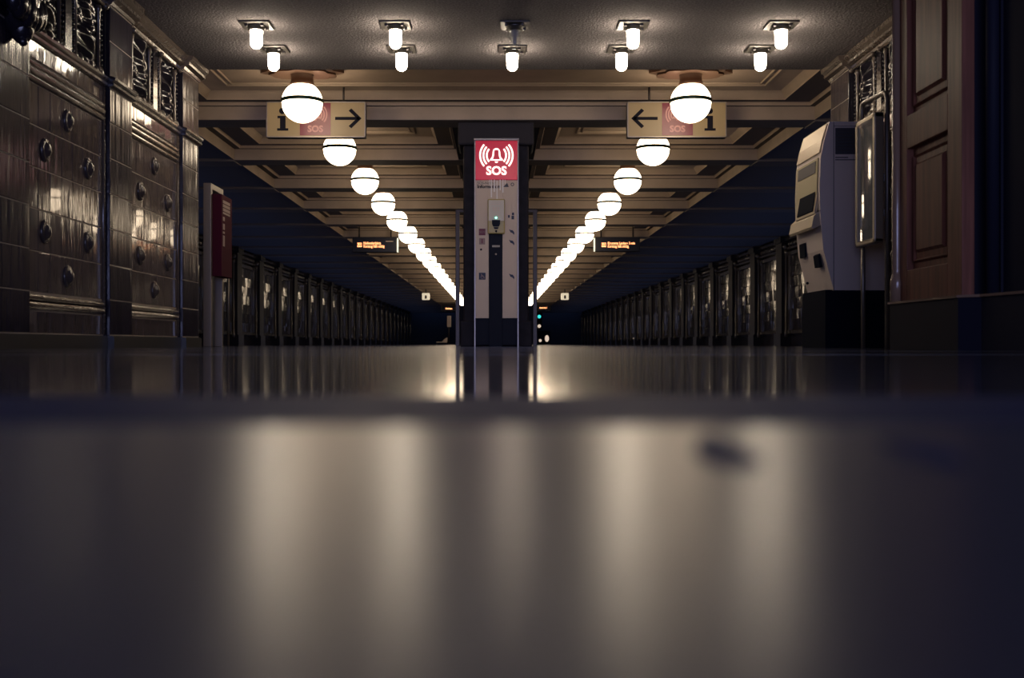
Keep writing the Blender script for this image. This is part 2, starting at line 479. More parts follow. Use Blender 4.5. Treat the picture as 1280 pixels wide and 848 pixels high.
def side_wall(s, X, modules, name, y_start):
    """s = -1 left wall, +1 right wall; X = face of the recessed panels"""
    P = lambda y, z, o: (X - s * o, y, z)
    def bx(mb, y0, y1, z0, z1, o0, o1):
        return mb.box(X - s * o0, X - s * o1, y0, y1, z0, z1)
    back = MB()
    back.box(X + s * 0.02, s * 7.3, y_start, EDGE - 0.0, -0.2, 3.1)
    wall = tag(back.build(name, 'grout'), kind='structure')
    pil_o = 0.045
    for (kind, y0, y1, detail) in modules:
        if kind == 'pilaster':
            g = MB(); bx(g, y0 + .002, y1 - .001, 0.09, 2.48, -0.03, pil_o - 0.0035)
            if y1 > EDGE - 0.1: bx(g, y1 - .001, y1 + .0, 0.09, 2.48, -0.03, pil_o)
            g.build('pilaster_core', 'grout', wall)
            mb = MB()
            zs = ROWS + [1.88]
            for a, b_ in zip(zs[:-1], zs[1:]): tile(mb, P, y0, y1, a, b_, pil_o)
            for a, b_ in ((1.96, 2.22), (2.22, 2.475)): tile(mb, P, y0, y1, a, b_, pil_o)
            mb.build('pilaster', 'tile_plain', wall)
            sk = MB(); bx(sk, y0, y0 + 0.004, 0.09, 2.48, -0.02, pil_o - .004)
            sk.build('pilaster_side', 'glaze', wall)
        else:
            fw = 0.045
            mb = MB()
            n = 7
            w_ = (y1 - y0 - 2 * fw) / n
            for a, b_ in zip(ROWS[1:-1], ROWS[2:]):
                for i in range(n):
                    tile(mb, P, y0 + fw + i * w_, y0 + fw + (i + 1) * w_, a, b_, 0)
            for i in range(n):
                tile(mb, P, y0 + fw + i * w_, y0 + fw + (i + 1) * w_, 1.775, 1.885, 0.006)
                tile(mb, P, y0 + fw + i * w_, y0 + fw + (i + 1) * w_, 0.095, 0.235, 0.0)
            mb.build('tile_panel', 'tile', wall)
            # half round mouldings over and under the field
            gp = MB(); bx(gp, y0, y1, 0.09, 1.89, -0.03, -0.0035)
            gp.build('grout_bed', 'grout', wall)
            rl = MB()
            for i in range(n):
                ya, yb = y0 + fw + i * w_ + .002, y0 + fw + (i + 1) * w_ - .002
                for zc, r in ((1.745, 0.022), (1.70, 0.028), (1.655, 0.022), (0.315, 0.022), (0.268, 0.024)):
                    poly = [(zc + r * math.cos(a), r * 1.1 * math.sin(a)) for a in [PI * q / 8 for q in range(9)]]
                    vs = [P(ya, z, o) for z, o in poly] + [P(yb, z, o) for z, o in poly]
                    m_ = len(poly)
                    fs = [(q, q + 1, q + 1 + m_, q + m_) for q in range(m_ - 1)] + [list(range(m_)), list(range(m_, 2 * m_))]
                    rl.add(vs, fs, False)
            rl.build('panel_moulding', 'glaze_light', wall)
            # edge beads on both sides of the field
            for ye in (y0 + 0.02, y1 - 0.022):
                e = MB()
                e.lathe([(0.014, 0.10), (0.014, 1.88)], P(ye, 0, 0.004), 10)
                for q in range(36 if detail else 0):
                    e.sphere(P(ye, 0.14 + q * 0.049, 0.008), 0.013, 8)
                e.build('edge_bead', 'glaze_light', wall)
            # round bosses in the tiles
            for col, row in ((4, 5), (2, 4), (6, 4), (2, 2), (6, 2), (4, 1)):
                yc = y0 + fw + (col - 0.5) * w_
                zc = (ROWS[row] + ROWS[row + 1]) / 2
                bo = MB()
                prof = [(0.068, 0.0), (0.067, 0.008), (0.062, 0.016), (0.054, 0.020), (0.049, 0.018), (0.044, 0.022), (0.038, 0.029), (0.030, 0.036), (0.020, 0.041), (0.010, 0.044), (0.002, 0.045)]
                k0 = len(bo.v)
                bo.lathe([(r, h) for r, h in prof], (0, 0, 0), 24, 'x')
                bo.v = [P(yc + y * 1.0, zc + z * 1.12, x) for x, y, z in bo.v]
                bo.build('boss', 'boss_glaze', wall)
            # frieze of glazed relief above the rail
            fr = MB()
            bx(fr, y0, y1, 1.95, 2.48, -0.03, -0.018)
            fr.build('frieze_back', 'glaze', wall)
            mid = (y0 + y1) / 2
            dv = MB(); bx(dv, mid - 0.055, mid + 0.055, 1.955, 2.47, -0.02, 0.012)
            bx(dv, y0, y0 + 0.03, 1.955, 2.47, -0.02, 0.02); bx(dv, y1 - 0.03, y1, 1.955, 2.47, -0.02, 0.02)
            dv.build('frieze_divider', 'glaze', wall)
            for (a, b_) in ((y0 + 0.03, mid - 0.055), (mid + 0.055, y1 - 0.03)):
                bd = MB()
                for ye in (a + 0.04, b_ - 0.04):
                    for q in range(13):
                        bd.sphere(P(ye, 1.99 + q * 0.036, 0.0), 0.016, 8)
                bd.build('bead_column', 'glaze', wall)
                rd = MB()
                for ye in (a + 0.085, b_ - 0.085):
                    rd.lathe([(0.022, 1.96), (0.022, 1.985), (0.014, 2.0), (0.014, 2.39), (0.024, 2.41), (0.024, 2.44)], P(ye, 0, 0.0), 10)
                rd.build('colonette', 'glaze_light', wall)
                # swirling relief between the colonettes
                rg = MB(); nu, nv = 26, 40
                ph = random.uniform(0, 6)
                vs = []
                for j in range(nv + 1):
                    for i in range(nu + 1):
                        u, v = i / nu, j / nv
                        e_ = math.sin(PI * u) ** 0.6
                        uu = u + 0.10 * math.sin(9 * v + ph)
                        h = 0.016 * math.sin(uu * 11 + 2.0 * math.sin(v * 8 + ph)) + 0.014 * math.sin(v * 31 + 6 * u) + 0.018 * math.cos((uu - .5) * 7)
                        vs.append(P(a + 0.11 + u * (b_ - a - 0.22), 1.96 + v * 0.47, -0.012 + e_ * (0.02 + h)))
                fs = [(j * (nu + 1) + i, j * (nu + 1) + i + 1, (j + 1) * (nu + 1) + i + 1, (j + 1) * (nu + 1) + i) for j in range(nv) for i in range(nu)]
                rg.add(vs, fs, True)
                rg.build('relief', 'glaze', wall)
                tb = MB()
                tb.tube([P(a + 0.03, 2.455, 0.03), P(b_ - 0.03, 2.455, 0.03)], 0.011, 8)
                for ye in (a + 0.03, b_ - 0.03): tb.sphere(P(ye, 2.45, 0.035), 0.024, 12)
                tb.build('knob_bar', 'glaze_light', wall)
                lf = MB()
                nl = 6
                for q in range(nl):
                    ye = a + 0.06 + (b_ - a - 0.12) * q / (nl - 1)
                    lf.sphere(P(ye, 1.965, 0.005), 0.034, 10, sz=0.9 + 0.5 * (q % 2), sx=0.8)
                lf.build('leaf_row', 'glaze_light', wall)
        # rail and cornice, breaking forward over the pilasters
        k = 0.045 if kind == 'pilaster' else 0.0
        for nm_, prof, m_ in (('rail', [(-.02, 1.885), (0.010, 1.885), (0.030, 1.895), (0.034, 1.91), (0.020, 1.922), (0.040, 1.935), (0.044, 1.95), (0.012, 1.962), (-.02, 1.962)], 'glaze_light' if kind == 'panel' else 'glaze'),
                              ('cornice', [(-.02, 2.478), (0.012, 2.478), (0.022, 2.50), (0.060, 2.515), (0.064, 2.535), (0.052, 2.54), (0.088, 2.56), (0.094, 2.595), (-.02, 2.597)], 'glaze_light')):
            mb = MB()
            poly = [(X - s * (o + (k if o > 0 else 0)), z) for o, z in prof]
            mb.prism(poly, y0 + (0 if kind == 'panel' else -0.012), y1 + (0 if kind == 'panel' else 0.012), 'xz')
            mb.build(nm_, m_, wall)
        pl = MB(); bx(pl, y0, y1, 0.0, 0.082, -0.03, 0.03 + k); bx(pl, y0, y1, 0.082, 0.09, -0.03, 0.018 + k)
        pl.build('plinth', 'plinth', wall)
    return wall

mods = []
for base in (0.57, 2.48, 4.39, 6.30, 8.21):
    mods.append(('pilaster', base if base != 6.30 else 6.30, base + 0.50, base > 6))
    mods.append(('panel', base + 0.50, base + 1.91, base > 6))
mods.append(('pilaster', 10.12, EDGE, True))
wl = side_wall(-1, XL, mods, 'wall_left', -4.0)
wr = side_wall(1, XR, mods, 'wall_right', -4.0)
# dark glazed corbel sculpture high on the near left pilaster
cb = MB()
for q in range(9):
    a = -1.0 + 0.25 * q
    for j in range(4):
        cb.sphere((XL + 0.10 + 0.05 * math.cos(a) - 0.015 * j, 6.55 + (0.20 + 0.03 * j) * math.sin(a), 1.93 + 0.13 * j + 0.05 * abs(a)), 0.055 + 0.008 * (q % 2), 12, sz=1.7, sx=0.9)
cb.sphere((XL + 0.08, 6.55, 2.05), 0.15, 20, sz=1.7, sx=0.8)
cb.sphere((XL + 0.10, 6.55, 1.86), 0.07, 14, sz=1.5)
cb.sphere((XL + 0.12, 6.52, 1.765), 0.028, 10)
cb.build('corbel_sculpture', 'glaze', wl)

# ---- walls beyond the two tracks
def track_wall(s, name):
    X = s * 7.0
    wall = tag(MB().box(X + s * 0.05, X + s * 0.3, EDGE, HALL_END + 2, -1.2, 3.1).build(name, 'track_tile'), kind='structure')
    def bx(mb, y0, y1, z0, z1, o0, o1): return mb.box(X - s * o0, X - s * o1, y0, y1, z0, z1)
    proto = []
    p = MB(); bx(p, -0.05, 0.50, -0.2, 2.6, -0.06, 0.16)
    bx(p, -0.09, 0.54, -0.2, 0.28, -0.06, 0.20)
    bx(p, -0.09, 0.54, 2.45, 2.6, -0.06, 0.20)
    proto.append(p.build('track_pilaster', 'track_matt', wall))
    f = MB()
    bx(f, 0.60, 0.70, 0.36, 2.14, -0.06, 0.03); bx(f, 2.70, 2.80, 0.36, 2.14, -0.06, 0.03)
    bx(f, 0.60, 2.80, 2.14, 2.22, -0.06, 0.05); bx(f, 0.60, 2.80, 0.28, 0.36, -0.06, 0.05)
    proto.append(f.build('panel_frame', 'track_glaze', wall))
    pn = MB()
    r0 = random.Random(3)
    class _R: pass
    for i in range(8):
        for j in range(7):
            tile(pn, lambda y, z, o: (X - s * o, y, z), 0.70 + i * 0.25, 0.95 + i * 0.25, 0.36 + j * 0.2543, 0.36 + (j + 1) * 0.2543, -0.02, tilt=0.018)
    proto.append(pn.build('wall_panel', 'track_tile', wall))
    cl = MB()
    for yy in (0.565, 2.765):
        cl.lathe([(0.05, 0.20), (0.05, 0.30), (0.032, 0.34), (0.032, 2.16), (0.05, 2.2), (0.06, 2.28)], (X - s * 0.06, yy, 0), 12)
        cl.sphere((X - s * 0.08, yy, 2.36), 0.065, 12)
    proto.append(cl.build('colonette', 'track_glaze', wall))
    hd = MB(); bx(hd, 0.64, 2.76, 2.28, 2.33, -0.06, 0.06); bx(hd, 0.64, 2.76, 2.50, 2.56, -0.06, 0.09)
    for q in range(9): hd.sphere((X - s * 0.01, 0.78 + q * 0.23, 2.415), 0.06, 10, sx=0.7)
    proto.append(hd.build('header_relief', 'track_glaze', wall))
    for o in proto: o.location.y = EDGE - 0.45
    for k in range(1, 29):
        for o in proto:
            c = o.copy(); COL.objects.link(c); c.parent = wall
            c.location.y = EDGE - 0.45 + BAY * k
    return wall
track_wall(-1, 'wall_track_left')
track_wall(1, 'wall_track_right')
tag(MB().box(-7.4, 7.4, HALL_END + 2, HALL_END + 2.3, -1.3, 3.1).build('wall_back', 'dark_wall'), kind='structure')

# ================================================================ PILLAR AND SOS COLUMN
def pillar(y, label):
    p = thing('pillar', label, 'pillar', (0.0, y, 0))
    b = MB().bbox(-0.38, 0.38, 0, 0.60, 0.28, 2.34, 0.02)
    b.build('shaft', 'pillar_tile', p)
    MB().bbox(-0.415, 0.415, -0.03, 0.63, 0.0, 0.30, 0.012).build('plinth_block', 'pillar_tile', p)
    MB().bbox(-0.44, 0.44, -0.04, 0.64, 2.34, 2.605, 0.02).build('capital', 'dark_plaster', p)
    p['kind'] = 'structure'
    return p
pillar(13.22, 'dark square ceiling pillar standing behind the lit SOS column')
for k in (3, 5, 7, 9, 11):
    pillar(13.22 + BAY * k, 'dark square ceiling pillar further down the platform')

sos = thing('sos_column', 'slim grey emergency call column with glowing red SOS sign, in front of the dark pillar', 'emergency column', (0.005, 12.98, 0))
G = 109.5
zz = lambda y: (430.3 - y) / G + CAM_Z
xx = lambda x: (x - 620) / G - 0.005
MB().box(-0.245, 0.245, 0.02, 0.20, 0.02, zz(176)).build('housing', 'column_blue', sos)
sp = MB()
sp.bbox(xx(594), xx(611), 0, 0.03, zz(398), zz(225.5), 0.003)
sp.bbox(xx(628), xx(647), 0, 0.03, zz(398), zz(225.5), 0.003)
sp.build('side_panel', 'column_grey', sos)
MB().box(xx(611), xx(628), 0.002, 0.03, zz(290), zz(225.5)).build('upper_panel', 'column_grey', sos)
MB().bbox(xx(611.3), xx(627.8), -0.006, 0.03, 0.0, zz(292), 0.003).build('centre_strip', 'column_blue', sos)
eg = MB().box(xx(593), xx(594.3), -0.01, 0.03, 0, zz(175)).box(xx(646.9), xx(648.2), -0.01, 0.03, 0, zz(175))
eg.build('edge_trim', 'steel', sos)
MB().bbox(xx(592.5), xx(648.7), -0.03, 0.20, zz(176.4), zz(173.5), 0.004).build('cap', 'steel', sos)
rb = MB().bbox(xx(594.6), xx(646.6), -0.012, 0.02, zz(225), zz(176.5), 0.003).build('sign_panel', 'sos_red', sos)
bell_signal(rb, xx(620.5), zz(195.5), 0.145, -0.0145, 'sos_white', radii=(0.76, 1.02, 1.28))
text('sign_lettering', 'SOS', 0.135, (xx(620.5), -0.0145, zz(214.3)), 'sos_white', rb, bold=0.004, sx=1.0)
tt = text('lettering', 'SOS-Notruf', 0.045, (xx(596.5), -0.001, zz(229.2)), 'machine_print', sos, align='LEFT', sx=0.95)
text('lettering', 'Information', 0.052, (xx(596.5), -0.001, zz(233.6)), 'column_blue', sos, bold=0.002, align='LEFT', sx=1.05)
lg = MB()
arc_band(lg, xx(640.5), zz(230.8), 0.012, 0.02, 0, 2 * PI, -0.002, 16)
flat(lg, [(xx(629), zz(234)), (xx(634), zz(229)), (xx(636), zz(234))], -0.002)
lg.build('symbol', 'machine_print', sos)
# intercom box
ib = MB().bbox(xx(609.6), xx(631), -0.05, 0.0, zz(293), zz(249.5), 0.012).build('intercom_box', 'box_yellow', sos)
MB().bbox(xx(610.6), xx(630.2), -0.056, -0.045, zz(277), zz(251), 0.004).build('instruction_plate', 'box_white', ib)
pr = MB()
for z0 in (253.5, 256, 268, 270): pr.box(xx(614.5), xx(626), -0.0575, -0.055, zz(z0 + .7), zz(z0))
for q in range(3): pr.box(xx(616 + q * 3.2), xx(617.6 + q * 3.2), -0.0575, -0.055, zz(265.5), zz(260))
pr.build('printed_text', 'column_grey', ib)
MB().sphere((xx(620), -0.06, zz(273.2)), 0.011, 10).build('indicator_lamp', 'led_green', ib)
spk = MB()
flat(spk, [(xx(615), zz(276)), (xx(625.2), zz(276)), (xx(625.2), zz(281)), (xx(623.5), zz(284)), (xx(616.5), zz(284)), (xx(615), zz(281))], -0.064, 0.02)
flat(spk, [(xx(617), zz(285)), (xx(623.4), zz(285)), (xx(622.3), zz(287)), (xx(618), zz(287))], -0.06, 0.02)
spk.build('speaker_grille', 'column_blue', ib)
MB().lathe([(0.012, 0), (0.012, 0.012)], (xx(620.2), -0.048, zz(289.8)), 12, 'y').build('call_button', 'machine_black', ib)
ct = MB().box(xx(615.2), xx(624.8), -0.009, -0.004, zz(309.2), zz(306.9))
ct.build('white_label', 'paper', sos)
MB().lathe([(0.011, 0), (0.011, 0.006)], (xx(620), -0.004, zz(318)), 12, 'y').build('key_lock', 'column_grey', sos)
# white strips standing in for bright reflection streaks over the intercom
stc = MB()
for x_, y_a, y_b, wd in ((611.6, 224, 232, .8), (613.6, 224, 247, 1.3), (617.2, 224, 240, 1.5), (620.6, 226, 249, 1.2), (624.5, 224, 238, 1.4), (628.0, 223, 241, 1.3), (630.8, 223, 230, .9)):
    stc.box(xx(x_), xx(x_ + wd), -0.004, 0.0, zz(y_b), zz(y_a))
stc.build('glint_strip', 'glint_white', sos)
# pictograms
ic = MB().box(xx(598.6), xx(606.8), -0.003, 0.001, zz(294.4), zz(286.2)).build('pictogram_sos', 'icon_red', sos)
text('sign_lettering', 'SOS', 0.036, (xx(602.7), -0.0045, zz(290.3)), 'print_pink', ic)
ic2 = MB().box(xx(599.0), xx(606.4), -0.003, 0.001, zz(305.8), zz(298)).build('pictogram_information', 'print_pink', sos)
text('sign_lettering', 'i', 0.07, (xx(602.7), -0.0045, zz(301.8)), 'icon_red', ic2, bold=0.003)
MB().lathe([(0.012, 0), (0.012, 0.006)], (xx(601.3), 0.002, zz(312.1)), 12, 'y').build('round_lock', 'column_blue', sos)
ic3 = MB().box(xx(598.6), xx(607), -0.003, 0.001, zz(349.8), zz(341.2)).build('pictogram_wheelchair', 'icon_blue', sos)
wc = MB()
arc_band(wc, xx(602.8), zz(346.6), 0.014, 0.019, 0.9, 5.6, -0.0045, 14)
flat(wc, [(xx(601.3), zz(342.6)), (xx(602.3), zz(342.6)), (xx(603.0), zz(346)), (xx(602.0), zz(346))], -0.0045)
flat(wc, [(xx(602), zz(345.2)), (xx(604.6), zz(345.2)), (xx(605.8), zz(348.2)), (xx(605), zz(348.4)), (xx(604.2), zz(346)), (xx(602), zz(346))], -0.0045)
wc.build('symbol', 'print_pink', ic3)
for yy, tall in ((269.5, 1), (290, 0), (303, 0), (345.5, 0)):
    mb = MB()
    if tall:
        mb.box(xx(639.4), xx(642.6), -0.003, 0, zz(274.5), zz(270)); mb.box(xx(639.9), xx(642.6), -0.003, 0, zz(269.3), zz(266))
        mb.box(xx(635), xx(637.2), -0.003, 0, zz(272.5), zz(269))
    else:
        flat(mb, [(xx(636.2), zz(yy - 3.2)), (xx(638.4), zz(yy - 2.2)), (xx(641), zz(yy - 1.8)), (xx(643), zz(yy + 1.2)), (xx(642.6), zz(yy + 4)), (xx(640.5), zz(yy + 1.6)), (xx(638), zz(yy + 0.6))], -0.003)
    mb.build('pictogram_arrow', 'icon_blue', sos)

# steel screen frame standing behind the pillar
sf = thing('platform_screen', 'dark steel open frame on a solid lower panel, behind the central pillar', 'screen', (0.01, 17.5, 0))
for x in (-0.60, 0.59):
    MB().bbox(x - 0.032, x + 0.032, -0.04, 0.04, 0, 2.07, 0.006).build('post', 'steel_dark', sf)
MB().bbox(-0.63, 0.63, -0.035, 0.035, 2.05, 2.10, 0.006).build('top_rail', 'steel_dark', sf)
MB().bbox(-0.568, 0.558, -0.02, 0.02, 0.05, 0.62, 0.004).build('lower_panel', 'column_blue', sf)

# ================================================================ LAMPS
def make_globe():
    r = 0.213
    g = empty('globe_lamp')
    prof = []
    n = 20
    a_top = math.asin(0.115 / r)
    for i in range(n + 1):
        a = PI - (PI - a_top) * i / n
        prof.append((max(1e-4, r * math.sin(a)), r * math.cos(a)))
    cut = n // 2 + 1
    MB().lathe(prof[:cut] + [(r, 0.008)], (0, 0, 0), 32, cap=False).build('lower_glass', 'lower_glass', g)
    MB().lathe([(r, 0.008)] + prof[cut + 1:], (0, 0, 0), 32, cap=False).build('upper_glass', 'globe_glass', g)
    sm = MB()
    pr_ = [(r - .004, -0.006), (r + .009, -0.004), (r + .009, 0.030), (r - .004, 0.032)]
    sm.lathe(pr_, (0, 0, 0), 40, cap=False)
    sm.build('seam_ring', 'seam_metal', g)
    MB().lathe([(0.121, 0.172), (0.125, 0.182), (0.125, 0.205), (0.115, 0.215), (0.115, 0.275), (0.121, 0.280), (0.121, 0.295),
                (0.124, 0.300), (0.130, 0.315), (0.130, 0.345)], (0, 0, 0), 32).build('neck', 'brown_metal', g)
    rose = MB()
    pts = []
    for k in range(48):
        a = 2 * PI * k / 48
        rr = 0.35 + 0.030 * math.cos(8 * a)
        pts.append((rr * 1.15 * math.cos(a), rr * 0.8 * math.sin(a)))
    rose.prism(pts, 0.305, 0.35, 'xy').prism([(a * .8, b * .8) for a, b in pts], 0.285, 0.305, 'xy')
    rose.build('ceiling_rose', 'brown_metal', g)
    return g
ORD = ['first', 'second', 'third', 'fourth', 'fifth', 'sixth', 'seventh', 'eighth', 'ninth', 'tenth', 'eleventh', 'twelfth',
       'thirteenth', 'fourteenth', 'fifteenth', 'sixteenth', 'seventeenth', 'eighteenth', 'nineteenth', 'twentieth', 'twenty-first']
g0 = make_globe()
NG = 21
for s_, nm in ((-1, 'left'), (1, 'right')):
    for k in range(NG):
        g = g0 if (s_ < 0 and k == 0) else copy_tree(g0)
        g.location = (s_ * 2.03 + 0.005, 11.89 + BAY * k, 2.556)
        if k == 0: lab = 'nearest and largest white glowing globe lamp of the %s ceiling row, overlapping the yellow sign' % nm
        else: lab = 'white glowing globe lamp, %s from the front in the %s ceiling row' % (ORD[k], nm)
        tag(g, lab, 'lamp', 'globe lamps in two rows under the coffered ceiling')

def make_bullet(lit=True):
    g = empty('bullet_lamp')
    MB().bbox(-0.12, 0.12, -0.12, 0.12, -0.014, 0.0, 0.004).build('base_plate', 'fixture_metal', g)
    MB().lathe([(0.075, -0.014), (0.075, -0.026), (0.062, -0.032), (0.062, -0.050), (0.055, -0.052)], (0, 0, 0), 24).build('socket_ring', 'fixture_metal', g)
    for a in (0.6, 2.2, 3.9, 5.4):
        c = MB().bbox(-0.012, 0.012, -0.012, 0.012, -0.034, -0.012, 0.004)
        c.build('clip', 'steel_dark', g, (0.095 * math.cos(a), 0.095 * math.sin(a), 0))
    prof = [(0.050, -0.045), (0.050, -0.06), (0.049, -0.12)]
    for i in range(1, 9):
        a = PI / 2 * i / 8
        prof.append((max(1e-4, 0.049 * math.cos(a)), -0.15 - 0.049 * math.sin(a)))
    MB().lathe(prof, (0, 0, 0), 24, cap=False).build('glass_bulb', 'bullet_glass' if lit else 'clear_glass', g)
    if not lit:
        MB().lathe([(0.03, -0.05), (0.03, -0.10), (0.018, -0.11), (0.018, -0.15), (0.004, -0.17)], (0, 0, 0), 16).build('inner_bulb', 'paper', g)
    return g
b0, b1 = make_bullet(True), None
rows = [(9.14, [-1.925, -0.807, 0.15, 1.10, 2.29], 'front'), (9.88, [-1.93, -0.82, 0.142, 1.09, 2.296], 'back')]
pos = ['leftmost', 'second from the left', 'middle', 'second from the right', 'rightmost']
first = True
for y, xs, rn in rows:
    for i, x in enumerate(xs):
        if rn == 'front' and i == 2:
            g = make_bullet(False)
            lab = 'unlit clear bullet shaped ceiling lamp on square plate, in the middle of the front row'
        else:
            g = b0 if first else copy_tree(b0)
            first = False
            lab = 'glowing white bullet shaped ceiling lamp, %s of the %s row' % (pos[i], rn)
        g.location = (x, y, 2.60)
        tag(g, lab, 'lamp', 'bullet lamps on the low front ceiling')
# ================================================================ HANGING SIGNS
def hanging_sign(x0, x1, arrow_right, label):
    g = 1422.2 / 12.6
    X = lambda x: (x - 620) / g
    Z = lambda y: (430.3 - y) / g + CAM_Z
    t = thing('hanging_sign', label, 'sign', (0, 12.6, 0), 'yellow direction signs under the ceiling')
    MB().bbox(X(x0), X(x1), 0, 0.11, Z(172), Z(127.3), 0.006).build('sign_box', 'steel_dark', t)
    b = MB().box(X(x0 + 1.2), X(x1 - 1.2), -0.004, 0.02, Z(170.8), Z(128.5)).build('sign_face', 'sign_yellow', t)
    fr = MB()
    fr.box(X(x0), X(x1), -0.012, 0.0, Z(172), Z(170.8)).box(X(x0), X(x1), -0.012, 0, Z(128.5), Z(127.3))
    fr.box(X(x0), X(x0 + 1.2), -0.012, 0.0, Z(172), Z(127.3)).box(X(x1 - 1.2), X(x1), -0.012, 0.0, Z(172), Z(127.3))
    fr.build('frame', 'steel', t)
    for xr in (X(x0) + 0.25, X(x1) - 0.25):
        MB().tube([(xr, 0.05, Z(127.3)), (xr, 0.05, 2.885)], 0.012, 8).build('hanger_rod', 'steel_dark', t)
    L = lambda u: X(x0 + u) if arrow_right else X(x1 - u)    # u: pixels from the info end
    # letter i, serifed
    im = MB()
    sg = 1 if arrow_right else -1
    cx = L(20.5)
    u_ = 1 / g
    arc_band(im, cx - 0.5 * u_, Z(138.8), 0, 4.0 * u_, 0, 2 * PI, -0.0065, 20)
    flat(im, [(cx - 6.5 * u_, Z(145)), (cx + 3.6 * u_, Z(145)), (cx + 3.6 * u_, Z(160.5)), (cx + 7 * u_, Z(160.5)), (cx + 7 * u_, Z(163.6)),
              (cx - 7 * u_, Z(163.6)), (cx - 7 * u_, Z(160.5)), (cx - 3.4 * u_, Z(160.5)), (cx - 3.4 * u_, Z(148)), (cx - 6.5 * u_, Z(148))], -0.0065)
    im.build('information_letter', 'sign_black', b)
    r0, r1 = sorted((L(42), L(80.5)))
    rp = MB().box(r0, r1, -0.006, -0.0035, Z(169.4), Z(129)).build('sos_field', 'sign_red', b)
    cxr = (r0 + r1) / 2
    bell_signal(rp, cxr, Z(144), 0.115, -0.0085, 'sign_pink')
    text('sign_lettering', 'SOS', 0.098, (cxr, -0.0085, Z(161.7)), 'sign_pink', rp, bold=0.004)
    am = MB()
    tip, tail, ya = L(119), L(86), Z(148.2)
    a, c = sorted((tip - sg * 3 * u_, tail))
    flat(am, [(a, ya - 1.9 * u_), (c, ya - 1.9 * u_), (c, ya + 1.9 * u_), (a, ya + 1.9 * u_)], -0.0065)
    for q in (1, -1):
        bx_ = tip - sg * 14.5 * u_
        flat(am, [(tip, ya), (tip - sg * 6.0 * u_, ya), (bx_ - sg * 1.6 * u_, ya + q * 9.6 * u_), (bx_ + sg * 1.8 * u_, ya + q * 12.4 * u_)], -0.0065)
    am.build('arrow', 'sign_black', b)
    return t
hanging_sign(333, 457, True, 'left yellow hanging sign with letter i, red SOS field and arrow pointing right')
hanging_sign(784, 908, False, 'right yellow hanging sign with arrow pointing left, red SOS field and letter i')

# ================================================================ TRAIN INDICATORS
def indicator(x0, x1, y0, y1, d, right, label, l1, l2, extra=None):
    g = 1422.2 / d
    X = lambda x: (x - 620) / g
    Z = lambda y: (430.3 - y) / g + CAM_Z
    t = thing('train_indicator', label, 'display', (0, d, 0), 'hanging train indicators')
    MB().bbox(X(x0), X(x1), 0, 0.22, Z(y1), Z(y0), 0.01).build('housing', 'display_black', t)
    for xr in (X(x0) + 0.15, X(x1) - 0.15):
        MB().tube([(xr, 0.11, Z(y0) - 0.01), (xr, 0.11, 2.89)], 0.02, 8).build('hanger_rod', 'steel_dark', t)
    if l2:
        e = 0.012
        xe = X(x1) + 0.02 if not right else X(x0) - 0.02
        MB().lathe([(0.014, Z(y1)), (0.016, Z(y0) - 0.02)], (xe, 0.05, 0), 8).build('side_tube', 'tube_white', t)
        bx0 = x0 + (6.2 if not right else 8)
        bd = MB().box(X(bx0), X(bx0 + 5.6), -0.004, 0.0, Z(y0 + 12.4), Z(y0 + 7.2))
        bd.build('line_badge', 'display_orange', t)
        text('line_number', 'U3', 0.085, (X(bx0 + 2.8), -0.0055, Z(y0 + 9.8)), 'display_black', t, bold=0.003)
        tx = X(bx0 + 7.6)
        text('lettering', l1, 0.088, (tx, -0.003, Z(y0 + 7.8)), 'display_orange', t, bold=0.002, align='LEFT', sx=0.74 if not right else 0.80)
        text('lettering', l2, 0.088, (tx, -0.003, Z(y0 + 11.6)), 'display_orange', t, bold=0.002, align='LEFT', sx=0.74)
        if extra:
            text('lettering', extra, 0.078, (X(x1 - 17), -0.003, Z(y0 + 7.8)), 'display_orange', t, bold=0.002, align='LEFT', sx=0.85)
        else:
            MB().box(X(x1 - 14), X(x1 - 4.5), -0.003, 0, Z(y0 + 5.8), Z(y0 + 4.9)).build('maker_plate', 'column_grey', t)
    else:
        text('lettering', l1, 0.11, (X((x0 + x1) / 2), -0.003, Z((y0 + y1) / 2)), 'display_orange', t, bold=0.008, sx=0.62)
    return t
indicator(440.5, 496, 296.5, 315.5, 27.0, False, 'left black hanging train indicator with orange lettering for Nollendorfplatz', 'Nollendorfplatz', 'Kurzzug hält mittig')
indicator(744, 800, 296.5, 314.5, 27.0, True, 'right black hanging train indicator with orange lettering and waiting minutes', 'Krumme Lanke', 'Kurzzug hält mittig', '▪ 5 min')
indicator(551, 571, 382.5, 389.5, 76, False, 'far left train indicator, tiny orange line of text by the central pillar', 'Nollendorfplatz', None)
indicator(669, 689, 381.5, 388.5, 76, True, 'far right train indicator, tiny orange line of text by the central pillar', 'Krumme Lanke  5', None)

# small lit box signs further down
for x0, nm in ((527.5, 'left'), (701.5, 'right')):
    d = 54; g = 1422.2 / d
    X = lambda x: (x - 620) / g
    t = thing('box_sign', 'small square lit box sign hanging far down the %s side of the platform' % nm, 'sign', (0, d, 0), 'small lit box signs')
    Z = lambda y: (430.3 - y) / g + CAM_Z
    MB().bbox(X(x0), X(x0 + 9.4), 0, 0.2, Z(375), Z(366.5), 0.03).build('box_face', 'box_lit', t)
    MB().box(X(x0 + 3.4), X(x0 + 6), -0.01, 0.0, Z(373.5), Z(369.5)).build('number_mark', 'steel_dark', t)
    MB().tube([(X(x0 + 4.7), 0.1, Z(366.6)), (X(x0 + 4.7), 0.1, 2.9)], 0.03, 8).build('hanger_rod', 'steel_dark', t)

